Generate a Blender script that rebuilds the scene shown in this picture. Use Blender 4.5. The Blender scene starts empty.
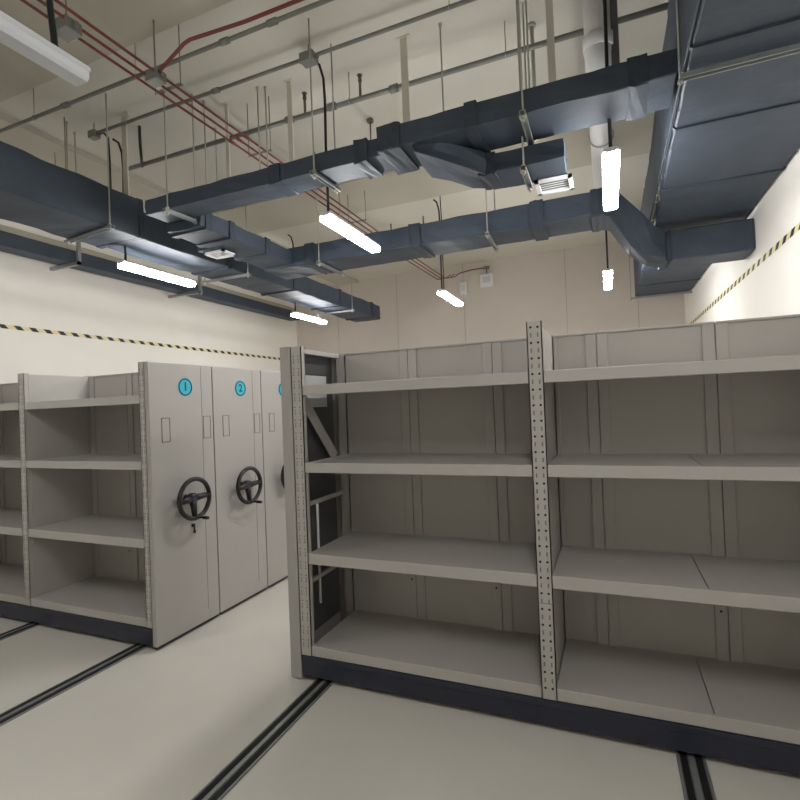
import bpy, bmesh, math, random
from mathutils import Vector, Matrix
random.seed(4)
S = bpy.context.scene
COL = S.collection
V = Vector

# ------------------------------------------------------------------ materials
def lin(c):
    c /= 255.0
    return c/12.92 if c <= .04045 else ((c+.055)/1.055)**2.4
def rgb(r, g, b): return (lin(r), lin(g), lin(b), 1)

def mat(name, col, rough=.5, metal=0, var=0.0, vscale=6.0, bump=0.0, bscale=60.0, spec=.5, stretch=(1,1,1)):
    m = bpy.data.materials.new(name); m.use_nodes = True
    nt = m.node_tree; b = nt.nodes['Principled BSDF']
    b.inputs['Base Color'].default_value = col
    b.inputs['Roughness'].default_value = rough
    b.inputs['Metallic'].default_value = metal
    b.inputs['Specular IOR Level'].default_value = spec
    tc = nt.nodes.new('ShaderNodeTexCoord')
    mp = nt.nodes.new('ShaderNodeMapping'); mp.inputs['Scale'].default_value = stretch
    nt.links.new(tc.outputs['Object'], mp.inputs['Vector'])
    if var:
        n = nt.nodes.new('ShaderNodeTexNoise'); n.inputs['Scale'].default_value = vscale
        n.inputs['Detail'].default_value = 5
        nt.links.new(mp.outputs['Vector'], n.inputs['Vector'])
        cr = nt.nodes.new('ShaderNodeValToRGB')
        cr.color_ramp.elements[0].position = .3; cr.color_ramp.elements[1].position = .7
        cr.color_ramp.elements[0].color = tuple(c*(1-var) for c in col[:3])+(1,)
        cr.color_ramp.elements[1].color = tuple(min(1, c*(1+var)) for c in col[:3])+(1,)
        nt.links.new(n.outputs['Fac'], cr.inputs['Fac'])
        nt.links.new(cr.outputs['Color'], b.inputs['Base Color'])
    if bump:
        n = nt.nodes.new('ShaderNodeTexNoise'); n.inputs['Scale'].default_value = bscale
        n.inputs['Detail'].default_value = 3
        nt.links.new(mp.outputs['Vector'], n.inputs['Vector'])
        bp = nt.nodes.new('ShaderNodeBump'); bp.inputs['Strength'].default_value = bump
        bp.inputs['Distance'].default_value = .01
        nt.links.new(n.outputs['Fac'], bp.inputs['Height'])
        nt.links.new(bp.outputs['Normal'], b.inputs['Normal'])
    return m

def emit(name, col, strength):
    m = bpy.data.materials.new(name); m.use_nodes = True
    nt = m.node_tree; nt.nodes.clear()
    e = nt.nodes.new('ShaderNodeEmission'); o = nt.nodes.new('ShaderNodeOutputMaterial')
    e.inputs['Color'].default_value = col; e.inputs['Strength'].default_value = strength
    nt.links.new(e.outputs[0], o.inputs[0]); return m

def stripes(name, period):
    """yellow and black slanted stripes, along the tape's own length"""
    m = bpy.data.materials.new(name); m.use_nodes = True
    nt = m.node_tree; b = nt.nodes['Principled BSDF']; b.inputs['Roughness'].default_value = .5
    tc = nt.nodes.new('ShaderNodeTexCoord'); sp = nt.nodes.new('ShaderNodeSeparateXYZ')
    nt.links.new(tc.outputs['Object'], sp.inputs[0])
    a = nt.nodes.new('ShaderNodeMath'); a.operation = 'ADD'
    nt.links.new(sp.outputs['Y'], a.inputs[0]); nt.links.new(sp.outputs['Z'], a.inputs[1])
    d = nt.nodes.new('ShaderNodeMath'); d.operation = 'DIVIDE'; d.inputs[1].default_value = period
    nt.links.new(a.outputs[0], d.inputs[0])
    f = nt.nodes.new('ShaderNodeMath'); f.operation = 'FRACT'; nt.links.new(d.outputs[0], f.inputs[0])
    g = nt.nodes.new('ShaderNodeMath'); g.operation = 'GREATER_THAN'; g.inputs[1].default_value = .46
    nt.links.new(f.outputs[0], g.inputs[0])
    mx = nt.nodes.new('ShaderNodeMix'); mx.data_type = 'RGBA'
    mx.inputs['A'].default_value = rgb(28, 27, 25); mx.inputs['B'].default_value = rgb(234, 224, 176)
    nt.links.new(g.outputs[0], mx.inputs['Factor']); nt.links.new(mx.outputs['Result'], b.inputs['Base Color'])
    return m

M = dict(
    wall=mat('white_wall_paint', rgb(246, 243, 236), .8, var=.02, vscale=1.5, bump=.05, bscale=40),
    backwall=mat('beige_wall_board', rgb(212, 203, 196), .75, var=.03, vscale=1.2),
    ceil=mat('ceiling_paint', rgb(206, 203, 192), .85, var=.04, vscale=1.3, bump=.08, bscale=20),
    beam=mat('beam_paint', rgb(186, 182, 168), .85, var=.04, vscale=1.3, bump=.08, bscale=20),
    floor=mat('floor_coating', rgb(212, 209, 201), .34, var=.05, vscale=1.1, bump=.02, bscale=8, spec=.45),
    paint=mat('grey_shelf_enamel', rgb(180, 177, 172), .42, var=.02, vscale=3),
    panel=mat('grey_panel_enamel', rgb(168, 165, 161), .38, var=.02, vscale=3),
    frame=mat('dull_steel_and_inner_shade', rgb(92, 92, 94), .5, metal=.2, var=.06, vscale=8),  # steel of the dark post; on the end panel's inner sheet it paints shade
    base=mat('navy_base_enamel', rgb(40, 44, 60), .4, var=.08, vscale=5),
    dark=mat('dark_gap', rgb(20, 20, 22), .7),
    hole=mat('punched_hole', rgb(38, 36, 34), .8),
    duct=mat('grey_blue_duct_wrap', rgb(58, 69, 83), .58, var=.12, vscale=5, bump=.35, bscale=14, spec=.5),
    ductd=mat('duct_joint_tape', rgb(50, 60, 73), .6, var=.12, vscale=8, bump=.4, bscale=18),
    rod=mat('pale_rod_zinc', rgb(168, 166, 156), .5),
    strut=mat('pale_strut_paint', rgb(205, 200, 188), .6),
    slot=mat('faint_slot', rgb(120, 117, 112), .7),
    cover=mat('grey_cover', rgb(190, 192, 194), .45),
    galv=mat('galvanised_steel', rgb(158, 162, 164), .38, metal=.55, var=.1, vscale=20),
    conduit=mat('grey_conduit', rgb(128, 130, 124), .45, metal=.3, var=.06, vscale=9),
    red=mat('red_conduit', rgb(112, 52, 50), .55, var=.12, vscale=7),
    white=mat('white_plastic', rgb(226, 228, 230), .4),
    pvc=mat('white_drain_pipe', rgb(222, 222, 222), .35),
    black=mat('black_rubber', rgb(18, 18, 21), .4),
    hub=mat('dark_blue_hub', rgb(26, 32, 56), .3),
    lamph=mat('lamp_housing', rgb(205, 208, 212), .4),
    lampoff=mat('lamp_cover_unlit', rgb(214, 218, 224), .3),
    lamp=emit('lamp_cover_lit', (1, .985, .97, 1), 56),
    cyan=mat('cyan_sticker', rgb(52, 176, 196), .4),
    ink=mat('navy_ink', rgb(14, 60, 98), .5),
    brass=mat('sprinkler_brass', rgb(120, 112, 96), .35, metal=.6),
    tape=stripes('hazard_tape', .176),
    line=mat('panel_seam', rgb(120, 116, 110), .6),
    seam=mat('wall_board_seam', rgb(180, 172, 163), .7),
)

# ------------------------------------------------------------------ mesh helpers
class MB:
    def __init__(s): s.bm = bmesh.new(); s.mi = 0
    def _t(s, fs):
        for f in fs: f.material_index = s.mi
    def box(s, x0, x1, y0, y1, z0, z1, bev=0.0):
        r = bmesh.ops.create_cube(s.bm, size=1)
        vs = r['verts']
        for v in vs:
            v.co = V(((x0+x1)/2+v.co.x*(x1-x0), (y0+y1)/2+v.co.y*(y1-y0), (z0+z1)/2+v.co.z*(z1-z0)))
        fs = set(f for v in vs for f in v.link_faces); s._t(fs)
        if bev:
            es = list(set(e for v in vs for e in v.link_edges))
            g = bmesh.ops.bevel(s.bm, geom=es, offset=bev, segments=2, affect='EDGES', profile=.6)
            s._t(g['faces'])
        return s
    def tube(s, pts, r, n=10, cap=True):
        pts = [V(p) for p in pts]
        rr = r if isinstance(r, (list, tuple)) else [r]*len(pts)
        rings = []; up = None
        for i, p in enumerate(pts):
            a = pts[max(i-1, 0)]; b = pts[min(i+1, len(pts)-1)]
            d = (b-a).normalized()
            if up is None:
                up = V((0, 0, 1)) if abs(d.z) < .9 else V((1, 0, 0))
            sd = d.cross(up).normalized(); up = sd.cross(d).normalized()
            rings.append([s.bm.verts.new(p+(sd*math.cos(2*math.pi*k/n)+up*math.sin(2*math.pi*k/n))*rr[i]) for k in range(n)])
        fs = []
        for i in range(len(rings)-1):
            for k in range(n):
                f = s.bm.faces.new((rings[i][k], rings[i][(k+1) % n], rings[i+1][(k+1) % n], rings[i+1][k]))
                f.smooth = True; fs.append(f)
        if cap: fs.append(s.bm.faces.new(rings[0][::-1])); fs.append(s.bm.faces.new(rings[-1]))
        s._t(fs); return s
    def cyl(s, c, axis, r, l, n=20):
        c = V(c); a = V(axis).normalized()*l/2
        return s.tube([c-a, c+a], r, n)
    def torus(s, c, normal, R, r, n=40, m=10):
        c = V(c); nn = V(normal).normalized(); u = nn.orthogonal().normalized(); w = nn.cross(u)
        rings = []
        for i in range(n):
            t = 2*math.pi*i/n; d = u*math.cos(t)+w*math.sin(t)
            rings.append([s.bm.verts.new(c+d*(R+r*math.cos(2*math.pi*k/m))+nn*r*math.sin(2*math.pi*k/m)) for k in range(m)])
        fs = []
        for i in range(n):
            for k in range(m):
                f = s.bm.faces.new((rings[i][k], rings[(i+1) % n][k], rings[(i+1) % n][(k+1) % m], rings[i][(k+1) % m]))
                f.smooth = True; fs.append(f)
        s._t(fs); return s
    def loft(s, sts, cap=True, jit=0.0, ch=.09):
        """sts: (centre, half-side vector, half-up vector): a duct of chamfered section"""
        rings = []
        for c, a, b in sts:
            c, a, b = V(c), V(a), V(b); q = min(a.length, b.length)*ch
            ca = 1-q/a.length; cb = 1-q/b.length
            ring = []
            for sa, sb in ((-1, -cb), (-ca, -1), (0, -1), (ca, -1), (1, -cb), (1, 0), (1, cb), (ca, 1), (0, 1), (-ca, 1), (-1, cb), (-1, 0)):
                j = V((random.uniform(-1, 1), random.uniform(-1, 1), random.uniform(-1, 1)))*jit
                ring.append(s.bm.verts.new(c+a*sa+b*sb+j))
            rings.append(ring)
        n = 12; fs = []
        for i in range(len(rings)-1):
            for k in range(n):
                fs.append(s.bm.faces.new((rings[i][k], rings[i][(k+1) % n], rings[i+1][(k+1) % n], rings[i+1][k])))
        if cap: fs.append(s.bm.faces.new(rings[0][::-1])); fs.append(s.bm.faces.new(rings[-1]))
        s._t(fs); return s
    def prism(s, poly, z0, z1):
        a = [s.bm.verts.new((x, y, z0)) for x, y in poly]; b = [s.bm.verts.new((x, y, z1)) for x, y in poly]
        n = len(poly); fs = [s.bm.faces.new(a[::-1]), s.bm.faces.new(b)]
        for k in range(n): fs.append(s.bm.faces.new((a[k], a[(k+1) % n], b[(k+1) % n], b[k])))
        s._t(fs); return s
    def build(s, name, mats, parent=None, off=None):
        """off: world-space geometry is moved so it is local to the parent (or becomes the object's location)"""
        bmesh.ops.recalc_face_normals(s.bm, faces=s.bm.faces[:])
        if off is not None: bmesh.ops.translate(s.bm, verts=s.bm.verts[:], vec=-V(off))
        me = bpy.data.meshes.new(name); s.bm.to_mesh(me); s.bm.free()
        for m in (mats if isinstance(mats, (list, tuple)) else [mats]): me.materials.append(m)
        o = bpy.data.objects.new(name, me); COL.objects.link(o)
        if parent: o.parent = parent
        elif off is not None: o.location = off
        return o

def tag(o, label, cat, group=None):
    o['label'] = label; o['category'] = cat
    if group: o['group'] = group
    return o
def thing(name, loc, label, cat, group=None):
    o = bpy.data.objects.new(name, None); o.empty_display_size = .1; COL.objects.link(o); o.location = loc
    return tag(o, label, cat, group)
def struct(name, mb, m):
    o = mb.build(name, m); o['kind'] = 'structure'; return o
def copy_tree(o, parent=None):
    c = o.copy(); COL.objects.link(c); c.parent = parent
    for ch in list(o.children): copy_tree(ch, c)
    return c

# ------------------------------------------------------------------ the room
XW, XE, YN, YS, CH = -6.66, 1.27, 9.88, -3.0, 4.6
struct('floor', MB().box(XW-.1, XE+.1, YS-.1, YN+.1, -.1, 0), M['floor'])
struct('ceiling', MB().box(XW-.1, XE+.1, YS-.1, YN+.1, CH, CH+.1), M['ceil'])
struct('wall_left', MB().box(XW-.1, XW, YS, YN, 0, CH), M['wall'])
struct('wall_right', MB().box(XE, XE+.1, YS, YN, 0, CH), M['wall'])
struct('wall_near', MB().box(XW, XE, YS-.1, YS, 0, CH), M['wall'])
bw = MB(); bw.box(XW, XE, YN, YN+.1, 0, CH)
bw.mi = 1
for sx in (-5.55, -4.1, -2.63, -.66, .55): bw.box(sx-.006, sx+.006, YN-.003, YN+.01, 0, CH)
struct('wall_back', bw, [M['backwall'], M['seam']])
struct('trim_1', MB().box(XW, XE, 1.5, 2.62, 4.48, CH+.02), M['beam'])
struct('trim_2', MB().box(XW, XE, 5.3, 6.2, 4.48, CH+.02), M['beam'])
struct('trim_3', MB().box(-5.5, -5.0, YS, YN, 4.54, CH+.02), M['beam'])

# ------------------------------------------------------------------ mobile shelving
SH = [(.17, .235), (.77, .84), (1.37, 1.435), (1.88, 1.945)]      # front lips of the four shelves
DEP = .64
def post(mb, x0, x1, y0, z0, z1, front=True, big=False):
    """perforated upright: U profile with two columns of punched holes"""
    mb.mi = 0
    mb.box(x0, x1, y0, y0+.006, z0, z1)
    mb.box(x0, x0+.006, y0, y0+.045, z0, z1); mb.box(x1-.006, x1, y0, y0+.045, z0, z1)
    mb.box(x0, x1, y0+.039, y0+.045, z0, z1)
    if not front: return mb
    mb.mi = 1; w = x1-x0
    z = z0+.06; k = 0
    while z < z1-.03:
        for fx in (.27, .73):
            cx = x0+w*fx
            if big:
                if k % 2 == 0: mb.mi = 1; mb.cyl((cx, y0, z), (0, 1, 0), .0068, .003, 10)
                else: mb.mi = 2; mb.box(cx-.004, cx+.004, y0-.0012, y0+.001, z-.012, z+.012)
            else:
                mb.mi = 2; mb.cyl((cx, y0, z), (0, 1, 0), .0055, .003, 8)
                if k % 2: mb.box(cx-.0025, cx+.0025, y0-.0012, y0+.001, z-.034, z-.016)
        z += .0425; k += 1
    if big: mb.mi = 2; mb.box(x0, x1, y0-.001, y0+.001, .684, .688)
    mb.mi = 0
    return mb

def shelving(root, posts, top, x_base0, x_base1, seam=()):
    """posts: x spans, left to right.  local y 0 = open front, y DEP = back"""
    for i, (a, b) in enumerate(posts):
        post(MB(), a, b, 0, .17, top+(.012 if seam and i == 1 else 0), True, bool(seam) and i == 1).build('post', [M['paint'], M['hole'], M['slot']], root)
        post(MB(), a, b, DEP-.045, .17, top, False).build('post', [M['paint']], root)
    for i in range(len(posts)-1):
        a = posts[i][1]; b = posts[i+1][0]
        for z0, z1 in SH:
            m = MB()
            m.box(a-.001, b+.001, .001, .022, z0, z1, .004)
            m.box(a-.001, b+.001, DEP-.05, DEP-.03, z0+.02, z1)
            if i in seam:
                c = (a+b)/2
                m.box(a, c-.0025, .02, DEP-.04, z1-.022, z1-.001); m.box(c+.0025, b, .02, DEP-.04, z1-.022, z1-.001)
            else:
                m.box(a, b, .02, DEP-.04, z1-.022, z1-.001)
            m.build('shelf', M['paint'], root)
    m = MB()
    m.box(x_base0, x_base1, .012, DEP-.01, .035, .10)
    m.box(x_base0, x_base1, .004, .03, .03, .168, .004)
    m.box(x_base0, x_base1, DEP-.03, DEP-.006, .03, .168, .004)
    m.box(x_base0, x_base1, -.004, .02, .13, .166, .004)
    for cx in (x_base0+.25, (x_base0+x_base1)/2, x_base1-.25):
        for cy in (.12, DEP-.12): m.cyl((cx, cy, .035), (1, 0, 0), .03, .04, 16)
    m.build('wheeled_base', M['base'], root)

def back_panels(root, joints, top):
    for a, b in zip(joints[:-1], joints[1:]):
        a += .002; b -= .002; y = DEP-.028; e = min(.064, (b-a)*.3)
        m = MB()
        m.box(a-.003, b+.003, y, y+.012, .2, top)
        m.box(a, a+e, y-.014, y+.002, .2, top-.012, .004); m.box(b-e, b, y-.014, y+.002, .2, top-.012, .004)
        m.box(a, b, y-.02, y+.002, top-.012, top, .003)
        m.mi = 1
        if b-a > .3:
            for z in (.52, .60): m.cyl((b-e/2, y-.0145, z), (0, 1, 0), .007, .003, 10)
        m.build('back_panel', [M['paint'], M['hole']], root)

def end_panel(root, x0, x1, y0, y1, top, groove=True):
    m = MB(); m.box(x0, x1, y0, y1, .03, top, .006)
    if groove:
        m.mi = 1
        m.box(x1-.001, x1+.0012, y0+.530, y0+.534, .12, top-.01)
    p = m.build('end_panel', [M['panel'], M['line']], root)
    m = MB(); m.box(x0+.008, x1-.006, y0+.01, y1-.01, .012, .035)
    m.build('kick_strip', M['black'], root)
    return p

def digit_mesh(txt, size):
    cu = bpy.data.curves.new('t', 'FONT'); cu.body = txt; cu.size = size; cu.extrude = .0006
    cu.align_x = 'CENTER'; cu.align_y = 'CENTER'
    try: cu.offset = size*.02
    except Exception: pass
    o = bpy.data.objects.new('t', cu); COL.objects.link(o)
    dg = bpy.context.evaluated_depsgraph_get(); dg.update()
    me = bpy.data.meshes.new_from_object(o.evaluated_get(dg))
    me.name = 'numeral'; me.materials.clear(); me.materials.append(M['ink'])
    bpy.data.objects.remove(o)
    return me

PT = 2.2; PW_ = .665
def left_carriage(y, label):
    r = thing('mobile_shelving_carriage', (-3.222, y, 0), label, 'mobile shelving', None)
    shelving(r, [(-3.05, -2.97), (-1.575, -1.495), (-.105, -.043)], PT, -3.05, -.042)
    back_panels(r, [-2.98, -2.34, -1.70, -1.53], PT-.005)
    back_panels(r, [-1.50, -.98, -.45, -.09], PT-.005)
    for x in (-1.505, -2.98): 
        m = MB(); m.box(x, x+.012, .04, DEP-.03, .2, PT-.01); m.build('side_sheet', M['paint'], r)
    end_panel(r, -.043, 0, -.002, PW_-.008, PT)
    # card holders
    for a, b in ((.105, .188), (.54, .625)):
        m = MB(); z0, z1 = 1.572, 1.764; t = .006
        m.box(0, .004, a, b, z0, z0+t); m.box(0, .004, a, b, z1-t, z1)
        m.box(0, .004, a, a+t, z0, z1); m.box(0, .004, b-t, b, z0, z1)
        m.mi = 1; m.box(-.001, .0015, a+t, b-t, z0+t, z1-t)
        m.build('card_holder', [M['line'], M['panel']], r)
    # number sticker
    m = MB(); m.cyl((.0015, .355, 2.01), (1, 0, 0), .076, .003, 40)
    m.mi = 1; m.torus((.0032, .355, 2.01), (1, 0, 0), .066, .005, 40, 6)
    m.build('number_disc', [M['cyan'], M['ink']], r)
    # handwheel
    cy, cz, R = .325, 1.10, .158
    m = MB(); m.torus((.095, cy, cz), (1, 0, 0), R, .0185, 48, 12)
    for ang in (75, 183, 268):
        a = math.radians(ang); d = V((0, math.cos(a), math.sin(a)))
        if ang == 75: continue
        p0 = V((.07, cy, cz)); p1 = V((.095, cy, cz))+d*(R-.004)
        m.tube([p0+d*.02, p0+d*.06+V((.012, 0, 0)), p1], [.030, .026, .020], 10)
    d = V((0, math.cos(math.radians(4)), math.sin(math.radians(4))))
    m.tube([V((.07, cy, cz))+d*.02, V((.082, cy, cz))+d*.06, V((.095, cy, cz))+d*(R-.004)], [.030, .026, .020], 10)
    w = m.build('handwheel', M['black'], r)
    m = MB(); m.tube([(0, cy, cz), (.04, cy, cz), (.05, cy, cz), (.088, cy, cz), (.1, cy, cz)], [.03, .03, .045, .045, .03], 24)
    m.build('hub', M['hub'], w)
    m = MB(); m.tube([(.095, cy+.03, cz-R), (.15, cy+.03, cz-R), (.152, cy+.03, cz-R), (.2, cy+.03, cz-R)], [.008, .008, .014, .013], 12)
    m.build('crank_knob', M['black'], w)
    return r

def lock_on(r):
    m = MB(); m.cyl((.008, .385, .865), (1, 0, 0), .014, .018, 16)
    m.box(.016, .022, .378, .392, .80, .87); m.cyl((.02, .385, .815), (1, 0, 0), .013, .006, 16)
    m.build('key_lock', [M['dark']], r)

def numeral(r, txt):
    me = digit_mesh(txt, .10)
    o = bpy.data.objects.new('numeral', me); COL.objects.link(o)
    disc = [c for c in r.children if c.name.startswith('number_disc')][0]
    o.parent = disc; o.location = (.0045, .355, 2.01); o.rotation_euler = (math.pi/2, 0, math.pi/2)

c1 = left_carriage(2.78, 'grey shelving carriage with handwheel and number 1 disc, nearest of the left block')
cars = [c1, copy_tree(c1), copy_tree(c1)]
for i, (c, lb) in enumerate(zip(cars[1:], (
        'grey shelving carriage with number 2 disc, directly behind the number 1 carriage',
        'grey shelving carriage with number 3 disc, partly behind the perforated right block'))):
    c.location = (-3.222, 2.78+.67*(i+1), 0); c['label'] = lb
for c, t in zip(cars, '123'): numeral(c, t); c['group'] = 'numbered shelving carriages in the left block'
lock_on(c1)

# ---- the right-hand carriage, its open shelves towards the camera
R = thing('mobile_shelving_carriage', (-2.01, 2.80, 0),
          'wide grey open-front shelving carriage with perforated posts and two visible bays, on the right', 'mobile shelving')
RT = 2.205; o_ = 2.01
P3_ = [(-1.945+o_, -1.862+o_), (-.402+o_, -.320+o_), (1.14+o_, 1.22+o_)]
shelving(R, P3_, RT, .066, 1.22+o_, seam=(1,))
back_panels(R, [j+o_ for j in (-1.93, -1.345, -.725, -.362)], RT)
back_panels(R, [j+o_ for j in (-.362, -.06, .585, 1.21)], RT)
m = MB(); m.box(-.338+o_, -.326+o_, .04, DEP-.03, .2, RT-.01); m.build('side_sheet', M['paint'], R)
m = MB(); m.box(1.15+o_, 1.16+o_, .04, DEP-.03, .2, RT-.01); m.build('side_sheet', M['paint'], R)
# end panel on the aisle side (left), its inner face seen through the open frame
m = MB(); m.box(-.018, -.006, -.002, DEP+.02, .012, RT+.004, .003)
m.box(-.018, .064, -.003, .012, .012, RT+.004, .003)
m.box(-.018, .064, DEP+.006, DEP+.02, .012, RT+.004, .003)
m.box(-.018, .064, 0, DEP+.02, RT-.012, RT+.004, .003)
m.build('end_panel', M['panel'], R)
m = MB(); m.box(-.006, .002, .02, DEP, .2, RT-.02); m.build('inner_shade_sheet', M['frame'], R)['label'] = 'dark sheet painting the shade on the inner face of the end panel'  # shade on the panel's inner face, painted as a darker grey sheet
# end frame: rails, top rail, diagonal brace, rod
def R_bar(name, p0, p1, w, t, mt):
    m = MB(); p0, p1 = V(p0), V(p1); d = (p1-p0); n = V((1, 0, 0)); u = d.cross(n).normalized()
    m.loft([(p0, n*t/2, u*w/2), (p1, n*t/2, u*w/2)], ch=.05); return m.build(name, mt, R)
R_bar('end_rail', (.09, .04, RT-.02), (.09, DEP-.03, RT-.02), .03, .02, M['paint'])
R_bar('end_rail', (.09, .04, 1.14), (.09, DEP-.03, 1.14), .028, .02, M['paint'])
R_bar('end_rail', (.09, .04, .62), (.09, DEP-.03, .62), .028, .02, M['paint'])
R_bar('diagonal_brace', (.075, .05, 1.93), (.075, DEP-.12, 1.42), .085, .008, M['paint'])
m = MB(); m.cyl((.09, .22, .79), (0, 0, 1), .009, .72, 10); m.build('drive_rod', M['white'], R)
m = MB(); m.box(.022, .035, .06, DEP-.14, 1.80, 2.03, .004); m.build('cover_plate', M['cover'], R)['label'] = 'lighter grey cover plate inside the end frame'
m = MB()
for y, z in ((.12, .97), (.16, .93)): m.cyl((.026, y, z), (1, 0, 0), .011, .012, 10)
m.build('drive_bolt', M['galv'], R)

# ------------------------------------------------------------------ floor rails
def rail(x, label):
    m = MB(); y0, y1 = -2.6, 9.5
    m.box(x-.065, x+.065, y0, y1, .0005, .003)
    m.mi = 1
    m.box(x-.048, x-.018, y0, y1, .002, .007); m.box(x+.018, x+.048, y0, y1, .002, .007)
    m.mi = 2
    m.box(x-.012, x+.012, y0, y1, .002, .011); m.box(x-.062, x-.054, y0, y1, .002, .009); m.box(x+.054, x+.062, y0, y1, .002, .009)
    tag(m.build('floor_rail', [M['conduit'], M['dark'], M['galv']], off=(x, 0, 0)), label, 'rail', 'rails in the floor')
rail(-3.43, 'steel floor rail emerging under the front right corner of the number 1 carriage')
rail(-4.72, 'steel floor rail running out from under the left shelving near the left edge')
rail(-1.79, 'steel floor rail under the left end of the right shelving carriage')
rail(.3, 'steel floor rail beneath the right bay of the right shelving carriage')

# ------------------------------------------------------------------ hazard tapes
m = MB(); m.box(XW+.001, XW+.004, -2.9, YN-.02, 2.90, 2.948)
tag(m.build('hazard_tape', M['tape'], off=(XW, 0, 2.9)), 'long black and yellow striped tape across the bright left wall', 'tape', 'striped tapes on the walls')
m = MB(); m.box(XE-.004, XE-.001, -2.9, YN-.02, 2.90, 2.948)
tag(m.build('hazard_tape', M['tape'], off=(XE, 0, 2.9)), 'black and yellow striped tape on the right wall, below the wide duct', 'tape', 'striped tapes on the walls')

# ------------------------------------------------------------------ ducts
def run(axis, c, a, b, hw, hh, step=.14, jit=.006):
    """straight duct along an axis, c = the two other coordinates (side, z)"""
    n = max(2, int(abs(b-a)/step)); st = []
    for i in range(n+1):
        t = a+(b-a)*i/n
        if axis == 'x': st.append(((t, c[0], c[1]), (0, hw, 0), (0, 0, hh)))
        else: st.append(((c[0], t, c[1]), (hw, 0, 0), (0, 0, hh)))
    m = MB(); m.loft(st, jit=jit); return m
def collar(axis, c, t, hw, hh, w=.06, parent=None, off=None, g=.014):
    m = run(axis, c, t-w/2, t+w/2, hw+g, hh+g, step=.03, jit=.005)
    m.build('joint_collar', M['ductd'], parent, off)

# D1: near cross duct
o = (-1.5, 3.22, 3.5)
d1 = thing('air_duct', o, 'dark wrapped duct crossing the upper middle of the room, nearest of the cross ducts', 'duct')
run('x', (3.235, 3.562), -3.58, -1.30, .12, .062).build('duct_section', M['duct'], d1, o)
run('x', (3.225, 3.572), -1.32, .405, .175, .072).build('duct_section', M['duct'], d1, o)
for x, hw, hh in ((-2.25, .115, .062), (-1.52, .125, .07)): collar('x', (3.235, 3.562), x, hw, hh, .10, d1, o, .012)
collar('x', (3.225, 3.572), -1.28, .175, .075, .16, d1, o, .012); collar('x', (3.225, 3.572), -.72, .175, .072, .08, d1, o)
collar('x', (3.225, 3.572), .22, .175, .072, .10, d1, o, .012)
m = MB(); st = []
for t, (x, y, hw, z, hh) in enumerate(((-1.12, 3.28, .20, 3.50, .05), (-.98, 3.33, .20, 3.46, .06), (-.84, 3.40, .19, 3.42, .07), (-.70, 3.46, .15, 3.39, .07))):
    st.append(((x, y, z), (0, hw, 0), (0, 0, hh)))
m.loft(st, jit=.012); m.build('branch_elbow', M['duct'], d1, o)
run('x', (3.50, 3.39), -.71, -.20, .15, .062).build('branch_section', M['duct'], d1, o)
collar('x', (3.47, 3.39), -.70, .12, .062, .12, d1, o, .012)

# Dn: short duct joining the two cross ducts, along the depth
o = (-3.42, 3.9, 3.45)
dn = thing('air_duct', o, 'short wrapped duct joining the two cross ducts at their left ends', 'duct')
run('y', (-3.42, 3.50), 3.37, 4.72, .20, .075).build('duct_section', M['duct'], dn, o)
for y in (3.46, 3.76, 4.3): collar('y', (-3.42, 3.50), y, .20, .075, .07, dn, o)
m = run('x', (4.02, 3.47), -3.76, -3.5, .14, .05); m.build('outlet_spur', M['duct'], dn, o)

# D2: far cross duct with a dropped right end
o = (-1.4, 4.97, 3.4)
d2 = thing('air_duct', o, 'dark wrapped duct crossing the room behind the lamps, farther of the cross ducts', 'duct')
run('x', (4.975, 3.51), -3.62, .0, .225, .105).build('duct_section', M['duct'], d2, o)
for x in (-3.0, -1.75, -.55, -.02): collar('x', (4.975, 3.51), x, .225, .105, .12, d2, o, .014)
m = MB()
m.loft([((-.02, 4.975, 3.51), (0, .22, 0), (0, 0, .105)), ((.10, 5.03, 3.50), (0, .22, 0), (.03, 0, .11)),
        ((.30, 5.26, 3.31), (0, .20, 0), (.06, 0, .13)), ((.42, 5.36, 3.215), (0, .19, 0), (.03, 0, .135)), ((.55, 5.50, 3.205), (0, .19, 0), (0, 0, .138))], jit=.004, ch=.08)
m.build('offset_elbow', M['duct'], d2, o)
run('x', (5.56, 3.205), .52, 1.262, .19, .14, jit=.003).build('dropped_section', M['duct'], d2, o)
collar('x', (5.56, 3.205), .60, .19, .14, .03, d2, o, .008)

# D0: large left duct along the depth
o = (-4.26, 5, 3.45)
d0 = thing('air_duct', o, 'large dark duct running along the left side of the ceiling towards the back', 'duct')
run('y', (-4.26, 3.63), .2, 3.4, .295, .18).build('duct_section', M['duct'], d0, o)
run('y', (-4.26, 3.59), 3.38, 8.75, .27, .13).build('duct_section', M['duct'], d0, o)
for y in (1.3, 3.4): collar('y', (-4.26, 3.63), y, .29, .175, .05, d0, o, .012)
for y in (4.6, 5.9, 7.2, 8.4): collar('y', (-4.26, 3.59), y, .27, .13, .05, d0, o)

# left wall duct / tray
o = (-6.35, 4, 3.76)
m = run('y', (-6.38, 3.86), -1.5, 9.4, .12, .085, step=.4, jit=.002)
w = m.build('air_duct', M['duct'], None, o); tag(w, 'narrow dark duct hugging the top of the bright left wall', 'duct')
o = (-6.5, 4, 4.05)
m = MB(); m.box(-6.655, -6.5, -1.5, 9.6, 4.0, 4.10, .01)
tag(m.build('cable_trunking', M['beam'], None, o), 'pale beige trunking on the left wall above the narrow dark duct', 'trunking')

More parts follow.
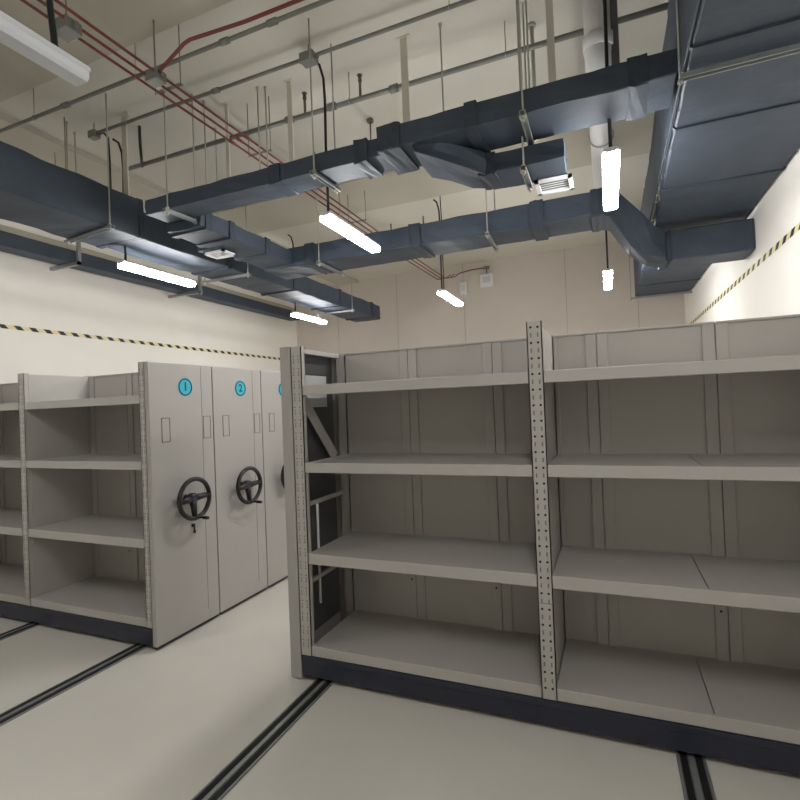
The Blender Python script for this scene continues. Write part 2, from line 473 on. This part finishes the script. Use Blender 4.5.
# Dr: wide right duct
o = (.84, 4.5, 3.42)
dr = thing('air_duct', o, 'very wide dark duct along the right wall with cross ribs underneath', 'duct')
m = MB(); n = 60; st = []
for i in range(n+1):
    t = .1+(9.1-.1)*i/n; xl = .415+.05*min(1, max(0, (t-2.5)/3))
    st.append((((xl+1.262)/2, t, 3.79), ((1.262-xl)/2, 0, 0), (0, 0, .37)))
m.loft(st, jit=.004, ch=.05); m.build('duct_section', M['duct'], dr, o)
for y in (1.2, 1.95, 2.72, 3.5, 4.5, 6.4, 7.3, 8.2):
    xl = .415+.05*min(1, max(0, (y-2.5)/3))
    m = MB(); m.loft([(((xl+1.262)/2, y-.012, 3.79), ((1.262-xl)/2+.0, 0, 0), (0, 0, .382)), (((xl+1.262)/2, y+.012, 3.79), ((1.262-xl)/2+.0, 0, 0), (0, 0, .382))], ch=.03)
    m.bm.verts.ensure_lookup_table()
    m.build('flange_rib', M['ductd'], dr, o)
m = MB()
for k in range(9):
    t0 = 3.3+k*.24; m.loft([((.447, t0, 3.45+.05*(k % 2)), (.006, 0, 0), (0, 0, .03)), ((.455, t0+.22, 3.52-.06*(k % 2)), (.006, 0, 0), (0, 0, .035))], jit=.006)
m.build('sealing_tape', M['conduit'], dr, o)
m = MB(); m.tube([(.418, 1.2, 3.43), (.414, 2.4, 3.428), (.42, 5.3, 3.422)], .006, 8); m.build('edge_bead', M['ductd'], dr, o)

# ------------------------------------------------------------------ duct hangers
G_H = 'trapeze hangers holding the ducts'
def hanger(p, q, zb, label, top=CH, r=.006):
    """two threaded rods at p and q (x, y) carrying a galvanised channel at height zb"""
    (x0, y0), (x1, y1) = p, q
    o = ((x0+x1)/2, (y0+y1)/2, zb)
    t = thing('duct_hanger', o, label, 'hanger', G_H)
    for (x, y) in (p, q):
        m = MB(); m.cyl((x, y, (top+.01+zb-.05)/2), (0, 0, 1), r, top+.01-(zb-.05), 8)
        m.mi = 0; m.cyl((x, y, zb-.032), (0, 0, 1), .014, .014, 6); m.cyl((x, y, zb+.012), (0, 0, 1), .014, .012, 6)
        m.box(x-.022, x+.022, y-.022, y+.022, zb-.026, zb-.022)
        m.build('threaded_rod', M['rod'], t, o)
    d = (V((x1, y1, 0))-V((x0, y0, 0))).normalized(); n = V((-d.y, d.x, 0))
    a = V((x0, y0, zb-.012))-d*.035; b = V((x1, y1, zb-.012))+d*.035
    m = MB()
    for s_ in (-1, 1): m.loft([(a+n*.016*s_, n*.003, V((0, 0, .012))), (b+n*.016*s_, n*.003, V((0, 0, .012)))], ch=.05)
    m.loft([(a+V((0, 0, .010)), n*.019, V((0, 0, .002))), (b+V((0, 0, .010)), n*.019, V((0, 0, .002)))], ch=.05)
    m.build('channel_bar', M['galv'], t, o)
hanger((-3.3, 3.09), (-3.28, 3.38), 3.485, 'galvanised trapeze hanger at the left end of the nearer cross duct')
hanger((-1.885, 3.09), (-1.87, 3.38), 3.485, 'galvanised trapeze hanger on the nearer cross duct, left of the centre lamp cable')
hanger((-.40, 3.02), (-.405, 3.43), 3.485, 'galvanised trapeze hanger right of centre on the nearer cross duct')
hanger((-.45, 3.32), (-.45, 3.62), 3.30, 'small galvanised hanger under the stub branch duct')
hanger((-1.0, 4.72), (-1.02, 5.23), 3.39, 'galvanised trapeze hanger on the farther cross duct')
hanger((-2.86, 4.72), (-2.86, 5.23), 3.39, 'galvanised trapeze hanger near the left end of the farther cross duct')
hanger((-4.58, 3.12), (-3.93, 3.05), 3.445, 'galvanised trapeze hanger under the large left duct, nearest to the camera')
hanger((-4.60, 4.85), (-3.93, 4.85), 3.440, 'galvanised trapeze hanger under the large left duct, midway along')
hanger((-4.60, 7.5), (-3.93, 7.5), 3.440, 'galvanised trapeze hanger under the far end of the large left duct')
for y, lb in ((2.9, 'galvanised channel hanger under the very wide right duct near the top right'), (9.0, 'galvanised channel hanger at the far end of the very wide right duct')):
    o = (.8, y, 3.4); t = thing('duct_hanger', o, lb, 'hanger', G_H)
    m = MB(); m.box(.40, 1.268, y-.02, y-.014, 3.38, 3.40); m.box(.40, 1.268, y+.014, y+.02, 3.38, 3.40); m.box(.40, 1.268, y-.02, y+.02, 3.40, 3.404)
    m.build('channel_bar', M['galv'], t, o)
    m = MB(); m.cyl((.40, y, 3.98), (0, 0, 1), .006, 1.25, 8); m.cyl((.40, y, 3.372), (0, 0, 1), .016, .014, 6); m.build('threaded_rod', M['galv'], t, o)

# ------------------------------------------------------------------ loose rods and struts from the ceiling
def vrod(x, y, z0, label, r=.006, square=None, mt=None, name='hanger_rod', cat='rod'):
    m = MB()
    if square: m.box(x-square/2, x+square/2, y-.006, y+.006, z0, CH+.005); m.box(x-square, x+square, y-.02, y+.02, CH-.006, CH+.003)
    else: m.cyl((x, y, (z0+CH+.005)/2), (0, 0, 1), r, CH+.005-z0, 8); m.cyl((x, y, CH-.01), (0, 0, 1), r*2.2, .025, 10)
    tag(m.build(name, M[mt or ('strut' if square else 'rod')], off=(x, y, CH)), label, cat, 'rods and struts hanging from the ceiling')
vrod(-4.643, 3.18, 3.80, 'thin rod dropping to the large left duct, near the left edge')
vrod(-4.741, 3.33, 3.60, 'thin rod right behind the one dropping to the large left duct')
vrod(-5.18, 3.42, 3.9, 'thin short rod farthest left, behind the large left duct')
vrod(-3.26, 3.50, 3.57, 'thin rod just right of the leftmost hanger on the nearer cross duct')
vrod(-3.11, 3.62, 3.72, 'pale flat strut crossing the red pipes left of centre', square=.035, name='ceiling_strut', cat='strut')
vrod(-3.48, 3.88, 3.57, 'thin rod dropping to the short joining duct')
vrod(-2.707, 3.55, 3.75, 'left rod of the close pair beside the red pipes')
vrod(-2.646, 3.58, 3.75, 'right rod of the close pair beside the red pipes')
vrod(-2.414, 3.6, 3.72, 'pale flat strut right of the close pair of rods', square=.045, name='ceiling_strut', cat='strut')
vrod(-1.338, 3.56, 3.72, 'pale flat strut above the middle of the nearer cross duct', square=.055, name='ceiling_strut', cat='strut')
vrod(-1.041, 3.55, 3.6, 'thin rod over the middle of the nearer cross duct, right of a pale strut')
vrod(-.42, 3.85, 3.72, 'thick dark rod beside the hanger right of centre', r=.014)
vrod(-.27, 3.6, 3.72, 'pale flat strut left of the white drain pipe', square=.05, name='ceiling_strut', cat='strut')
vrod(.135, 3.7, 3.72, 'dark square post just right of the white drain pipe', square=.05, name='ceiling_strut', cat='strut', mt='frame')
vrod(-4.06, 3.33, 3.72, 'pale flat strut rising from the large left duct', square=.06, name='ceiling_strut', cat='strut')

# ------------------------------------------------------------------ conduits near the ceiling
def pipe(name, pts, r, mt, label, cat='pipe', group=None, couplings=(), clips=None):
    o = V(pts[0]); t = thing(name, o, label, cat, group)
    m = MB(); m.tube(pts, r, 10); m.build('tube', M[mt], t, o)
    for c in couplings:
        m = MB(); m.cyl(c, V(pts[1])-V(pts[0]), r*1.5, .07, 12); m.build('coupling', M[mt], t, o)
    if clips:
        for c in clips:
            m = MB(); m.cyl((c[0], c[1], (c[2]+CH)/2), (0, 0, 1), .004, CH-c[2], 6); m.torus(c, V(pts[1])-V(pts[0]), r+.003, .003, 14, 6)
            m.build('pipe_clip', M['rod'], t, o)
    return t
G_P = 'grey conduits below the ceiling'
pipe('ceiling_conduit', [(-6.6, 2.74, 4.35), (1.2, 2.74, 4.35)], .015, 'conduit', 'grey conduit crossing the ceiling nearest the camera, behind the red branch', 'conduit', G_P,
     [(-4.0, 2.74, 4.35), (-2.35, 2.74, 4.35), (-1.95, 2.74, 4.35)], [(-4.4, 2.74, 4.35), (-3.2, 2.74, 4.35), (-1.4, 2.74, 4.35)])
pipe('ceiling_conduit', [(-4.46, 3.31, 4.5), (1.2, 3.31, 4.5)], .015, 'conduit', 'grey conduit with a round junction box above the centre lamp', 'conduit', G_P,
     [(-2.95, 3.31, 4.5)], [(-4.0, 3.31, 4.5), (-.9, 3.31, 4.5)])
pipe('sprinkler_pipe', [(-4.5, 3.72, 4.35), (1.2, 3.74, 4.35)], .021, 'conduit', 'thicker grey sprinkler pipe, farthest of the three across the ceiling', 'pipe', None,
     [(-2.5, 3.72, 4.35), (-2.07, 3.72, 4.35), (-1.5, 3.73, 4.35)], [(-4.3, 3.72, 4.35), (-1.9, 3.72, 4.35), (-.6, 3.73, 4.35)])
G_R = 'three parallel red conduits'
for i, (x, lb) in enumerate(((-2.89, 'left one of the three parallel red conduits'), (-2.81, 'middle one of the three parallel red conduits'), (-2.73, 'right one of the three parallel red conduits'))):
    pts = [(x, -1.0, 4.1), (x, 7.0, 4.1), (x, 9.0, 4.14), (x, 9.6, 4.3)]
    if i == 2: pts += [(x+.05, 9.83, 4.42), (x+.3, 9.85, 4.46), (-2.2, 9.85, 4.46)]
    else: pts += [(x, 9.85, 4.42)]
    pipe('red_conduit', pts, .009, 'red', lb, 'conduit', G_R, [(x, 3.42, 4.1)])
for y in (1.6, 2.68, 3.7, 5.6):
    m = MB(); m.box(-2.93, -2.69, y-.012, y+.012, 4.112, 4.12); m.cyl((-2.95+.01, y, 4.355), (0, 0, 1), .004, .5, 6); m.cyl((-2.70, y, 4.355), (0, 0, 1), .004, .5, 6)
    tag(m.build('conduit_bracket', M['conduit'], off=(-2.81, y, 4.12)), {1.6: 'small bracket over the three red conduits, nearest', 2.68: 'small bracket over the red conduits beside the grey junction box', 3.7: 'small bracket over the red conduits just before the nearer cross duct', 5.6: 'small bracket over the red conduits beyond the centre lamp'}[y], 'bracket', 'brackets for the red conduits')
pipe('red_conduit', [(-2.70, 2.50, 4.1), (-2.62, 2.47, 4.1), (-2.36, 2.38, 4.1), (-2.30, 2.37, 4.1), (-1.9, 2.4, 4.1), (-.2, 2.42, 4.1)], .011, 'red', 'red conduit branching right from the junction box', 'conduit', None, ())
def jbox(c, s, label, rod=True):
    x, y, z = c; m = MB(); m.box(x-s, x+s, y-s*.8, y+s*.8, z-.035, z+.035, .008)
    m.cyl((x-s*1.15, y, z), (1, 0, 0), .016, s*.5, 10); m.cyl((x+s*1.15, y, z), (1, 0, 0), .016, s*.5, 10)
    if rod: m.cyl((x, y, (z+CH)/2), (0, 0, 1), .005, CH-z, 6)
    tag(m.build('junction_box', M['conduit'], off=c), label, 'junction box', 'metal junction boxes')
jbox((-2.86, 1.98, 4.085), .065, 'galvanised junction box on the red conduits over the unlit lamp')
jbox((-2.76, 2.52, 4.085), .055, 'galvanised junction box where the red branch leaves')
jbox((-2.03, 3.31, 4.49), .06, 'galvanised junction box on the conduit above the centre lamp')
jbox((-4.44, 3.31, 4.49), .045, 'small junction box at the left end of the second grey conduit')
def cable(pts, r, label):
    m = MB(); m.tube(pts, r, 8); tag(m.build('power_cable', M['black'], off=pts[0]), label, 'cable')
cable([(-4.39, 3.32, 4.49), (-4.34, 3.33, 4.50), (-4.29, 3.34, 4.44), (-4.28, 3.34, 4.2), (-4.28, 3.34, 3.82)], .010, 'black cable dropping from the conduit to the large left duct')
cable([(-4.3, 3.72, 4.33), (-4.12, 3.55, 4.42), (-4.1, 3.53, 4.55), (-4.1, 3.53, 4.6)], .014, 'dark flexible pipe beside the left end of the sprinkler pipe')
def sprinkler(x, y, z0, label, dark=True):
    m = MB(); m.tube([(x, y, z0), (x, y, z0+.11), (x, y, z0+.12), (x, y, z0+.16)], [.011, .011, .018, .013], 10)
    m.cyl((x, y, z0+.17), (0, 0, 1), .024, .006, 12)
    tag(m.build('fire_sprinkler', M['brass'], off=(x, y, z0)), label, 'sprinkler', 'sprinkler heads')
sprinkler(-2.34, 3.722, 4.37, 'brass sprinkler head standing on the pipe left of the lamp cable')
sprinkler(-1.80, 3.722, 4.37, 'thin sprinkler head standing on the pipe right of the lamp cable')
m = MB(); m.cyl((-2.036, 4.405, 4.49), (0, 0, 1), .008, .22, 8); m.cyl((-2.036, 4.405, 4.57), (0, 0, 1), .035, .02, 14)
tag(m.build('fire_sprinkler', M['brass'], off=(-2.036, 4.405, 4.4)), 'sprinkler under a round plate just above the nearer cross duct', 'sprinkler', 'sprinkler heads')
for x, y, lb in ((-2.996, 7.1, 'small pendant sprinkler above the farther cross duct, right of the centre lamp'), (-2.445, 7.04, 'small pendant sprinkler beside the far lamp cable above the farther cross duct')):
    m = MB(); m.tube([(x, y, 4.36), (x, y, 4.4), (x, y, 4.41), (x, y, 4.605)], [.02, .02, .01, .01], 10); m.cyl((x, y, 4.355), (0, 0, 1), .03, .008, 12)
    tag(m.build('fire_sprinkler', M['brass'], off=(x, y, 4.6)), lb, 'sprinkler', 'sprinkler heads')

# white drain pipe: drops from the ceiling, runs back level, rises again behind the far duct
o = (.03, 4.7, 4.02)
t = thing('drain_pipe', o, 'thick white drain pipe passing behind the nearer cross duct', 'pipe')
pr = .088
m = MB(); m.tube([(.03, 3.72, 4.605), (.03, 3.72, 4.16), (.03, 3.74, 4.08), (.03, 3.79, 4.03), (.03, 3.88, 4.01), (.03, 5.6, 4.01), (.03, 5.69, 4.03), (.03, 5.74, 4.08), (.03, 5.76, 4.16), (.03, 5.76, 4.5)], pr, 28); m.build('tube', M['pvc'], t, o)
m = MB(); m.cyl((.03, 3.72, 4.22), (0, 0, 1), pr+.012, .09, 28); m.build('socket', M['pvc'], t, o)
m = MB(); m.cyl((.03, 3.95, 4.01), (0, 1, 0), pr+.012, .09, 28); m.build('socket', M['pvc'], t, o)
m = MB(); m.torus((.03, 4.6, 4.01), (0, 1, 0), pr+.003, .009, 32, 8); m.cyl((.03, 4.6, 4.35), (0, 0, 1), .006, .5, 8); m.build('pipe_clamp', M['galv'], t, o)

# ------------------------------------------------------------------ air outlets
def outlet(x, y, z, w, d, label):
    o = (x, y, z); t = thing('air_outlet', o, label, 'vent', 'white square air outlets')
    m = MB()
    e = .028
    m.box(x-w, x+w, y-d, y-d+e, z-.012, z+.006); m.box(x-w, x+w, y+d-e, y+d, z-.012, z+.006)
    m.box(x-w, x-w+e, y-d, y+d, z-.012, z+.006); m.box(x+w-e, x+w, y-d, y+d, z-.012, z+.006)
    m.build('outlet_frame', M['white'], t, o)
    m = MB(); m.box(x-w+e, x+w-e, y-d+e, y+d-e, z+.004, z+.012); m.build('dark_throat', M['conduit'], t, o)
    for k in range(5):
        yy = y-d+e+(2*(d-e))*(k+.5)/5
        m = MB(); m.loft([((x-w+e, yy, z-.002), (0, .012, .004), (0, -.001, .002)), ((x+w-e, yy, z-.002), (0, .012, .004), (0, -.001, .002))], ch=.05)
        m.build('outlet_blade', M['white'], t, o)
outlet(-3.60, 4.02, 3.405, .13, .10, 'white square air outlet under the short joining duct, over the first lamp')
outlet(-.295, 3.72, 3.315, .125, .12, 'white square air outlet at the end of the stub branch duct')

# ------------------------------------------------------------------ lamps
LZ = 3.25
def lamp(lit=True):
    t = thing('hanging_lamp', (0, 0, LZ), '', 'lamp', 'linear lamps hanging on black cables')
    m = MB(); m.box(-.042, .042, .0, .922, .026, .050, .005); m.build('housing', M['lamph'], t)
    m = MB(); n = 6
    if lit:
        st = [((0, .012+.896*i/n, 0.006), (.050, 0, 0), (0, 0, .026)) for i in range(n+1)]
        m.loft(st, ch=.5)
    else:
        st = [((0, .012+.896*i/n, 0.006), (.048, 0, 0), (0, 0, .026)) for i in range(n+1)]
        m.loft(st, ch=.5)
    m.build('light_cover', M['lamp' if lit else 'lampoff'], t)
    for y in (-.002, .904):
        m = MB(); m.loft([((0, y, .034), (.03, 0, 0), (0, 0, .014)), ((0, y+.018, .034), (.03, 0, 0), (0, 0, .014))], ch=.3); m.build('end_cap', M['lamph'], t)
    return t
L0 = lamp()
spots = [
    (-1.96, 3.34, True, 'lit linear lamp at the centre, hanging below the nearer cross duct'),
    (-4.31, 3.44, True, 'lit linear lamp on the left, below the large duct over the number 1 carriage'),
    (-4.42, 6.48, True, 'lit linear lamp in the far left, above the perforated end post'),
    (-1.985, 6.30, True, 'lit linear lamp at the far middle beside the white wall boxes'),
    (.072, 3.29, True, 'lit linear lamp right of centre, in front of the white drain pipe'),
    (.050, 6.36, True, 'small-looking lit linear lamp at the far right, below the duct elbow'),
    (.072, .35, True, 'lit linear lamp overhead to the right, nearest the camera'),
    (-4.3, .45, True, 'lit linear lamp overhead to the left, nearest the camera'),
]
for i, (x, y, lit, lb) in enumerate(spots):
    c = L0 if i == 0 else copy_tree(L0)
    c.location = (x, y, LZ); c['label'] = lb
    m = MB()
    if x < -4: m.tube([(0, .06, .04), (0, .06, .205)], .007, 8)
    elif i == 0: m.tube([(0, .06, .04), (0, .06, .6), (.004, .065, .95), (.0, .06, 1.12), (-.02, .04, 1.22), (-.05, .0, 1.245)], .011, 8)
    else: m.tube([(0, .15, .03), (0, .15, .6), (.004, .155, 1.0), (-.004, .15, 1.352)], .0075, 8)
    m.build('cable', M['black'], c)
U = lamp(False); U.location = (-2.05, .57, LZ); U['label'] = 'unlit linear lamp in the top left corner, under the red conduits'
m = MB(); m.tube([(0, .80, .03), (-.01, .80, .12), (-.04, .81, .25), (-.09, .82, .6), (-.1, .82, 1.352)], .013, 8); m.build('cable', M['black'], U)

# ------------------------------------------------------------------ devices on the back wall
def wallbox(x, z, w, h, label, face=None):
    o = (x, YN, z); t = thing('wall_box', o, label, 'wall box')
    m = MB(); m.box(x-w, x+w, YN-.07, YN+.002, z-h, z+h, .01); m.build('housing', M['white'], t, o)
    m = MB(); m.box(x-w*.6, x+w*.6, YN-.076, YN-.068, z-h*.3, z+h*.6, .003); m.build('cover', M[face or 'lamph'], t, o)
wallbox(-2.14, 4.2, .13, .13, 'white square box on the back wall at the end of the red conduit')
wallbox(-2.62, 4.10, .07, .13, 'small white upright box on the back wall, right of the far middle lamp')
m = MB(); m.cyl((-2.14, YN-.03, 4.46), (1, 0, 0), .03, .12, 12); m.cyl((-2.14, YN-.02, 4.38), (0, 0, 1), .012, .14, 8)
tag(m.build('conduit_fitting', M['conduit'], off=(-2.14, YN, 4.46)), 'grey conduit fitting above the white square box', 'fitting')

# bracket on the left wall near the first lamp
o = (-6.3, 5.6, 3.7); t = thing('duct_bracket', o, 'galvanised wall bracket under the narrow dark duct beyond the first lamp', 'bracket')
m = MB(); m.box(-6.66, -5.95, 6.18, 6.22, 3.72, 3.76); m.build('arm', M['galv'], t, o)
m = MB(); m.box(-6.0, -5.96, 6.18, 6.22, 3.70, 4.05); m.build('upright', M['galv'], t, o)
o = (-6.3, 4.3, 3.7); t = thing('duct_bracket', o, 'galvanised wall bracket under the narrow dark duct before the first lamp', 'bracket')
m = MB(); m.box(-6.66, -6.1, 4.28, 4.32, 3.73, 3.77); m.build('arm', M['galv'], t, o)
m = MB(); m.box(-6.14, -6.1, 4.28, 4.32, 3.73, 4.05); m.build('upright', M['galv'], t, o)

# ------------------------------------------------------------------ world, camera
w = bpy.data.worlds.new('world'); S.world = w; w.use_nodes = True
w.node_tree.nodes['Background'].inputs[0].default_value = (.75, .8, .85, 1)
w.node_tree.nodes['Background'].inputs[1].default_value = .1

cam = bpy.data.cameras.new('camera'); co = bpy.data.objects.new('camera', cam); COL.objects.link(co)
h, yaw, pitch, roll, f = 1.785, math.radians(22.622), math.radians(.677), math.radians(-2.239), 501.03
F = V((-math.sin(yaw)*math.cos(pitch), math.cos(yaw)*math.cos(pitch), math.sin(pitch)))
Rr = V((math.cos(yaw), math.sin(yaw), 0)); Uu = Rr.cross(F)
R2 = math.cos(roll)*Rr+math.sin(roll)*Uu; U2 = -math.sin(roll)*Rr+math.cos(roll)*Uu
mw = Matrix(((R2.x, U2.x, -F.x, 0), (R2.y, U2.y, -F.y, 0), (R2.z, U2.z, -F.z, h), (0, 0, 0, 1)))
co.matrix_world = mw
cam.sensor_width = 36; cam.lens = f*36/800; cam.clip_start = .02
S.camera = co
S.view_settings.view_transform = 'Standard'; S.view_settings.look = 'None'
S.view_settings.exposure = 0.42; S.view_settings.gamma = 1; S.view_settings.use_curve_mapping = False
S.cycles.max_bounces = 10; S.cycles.diffuse_bounces = 6
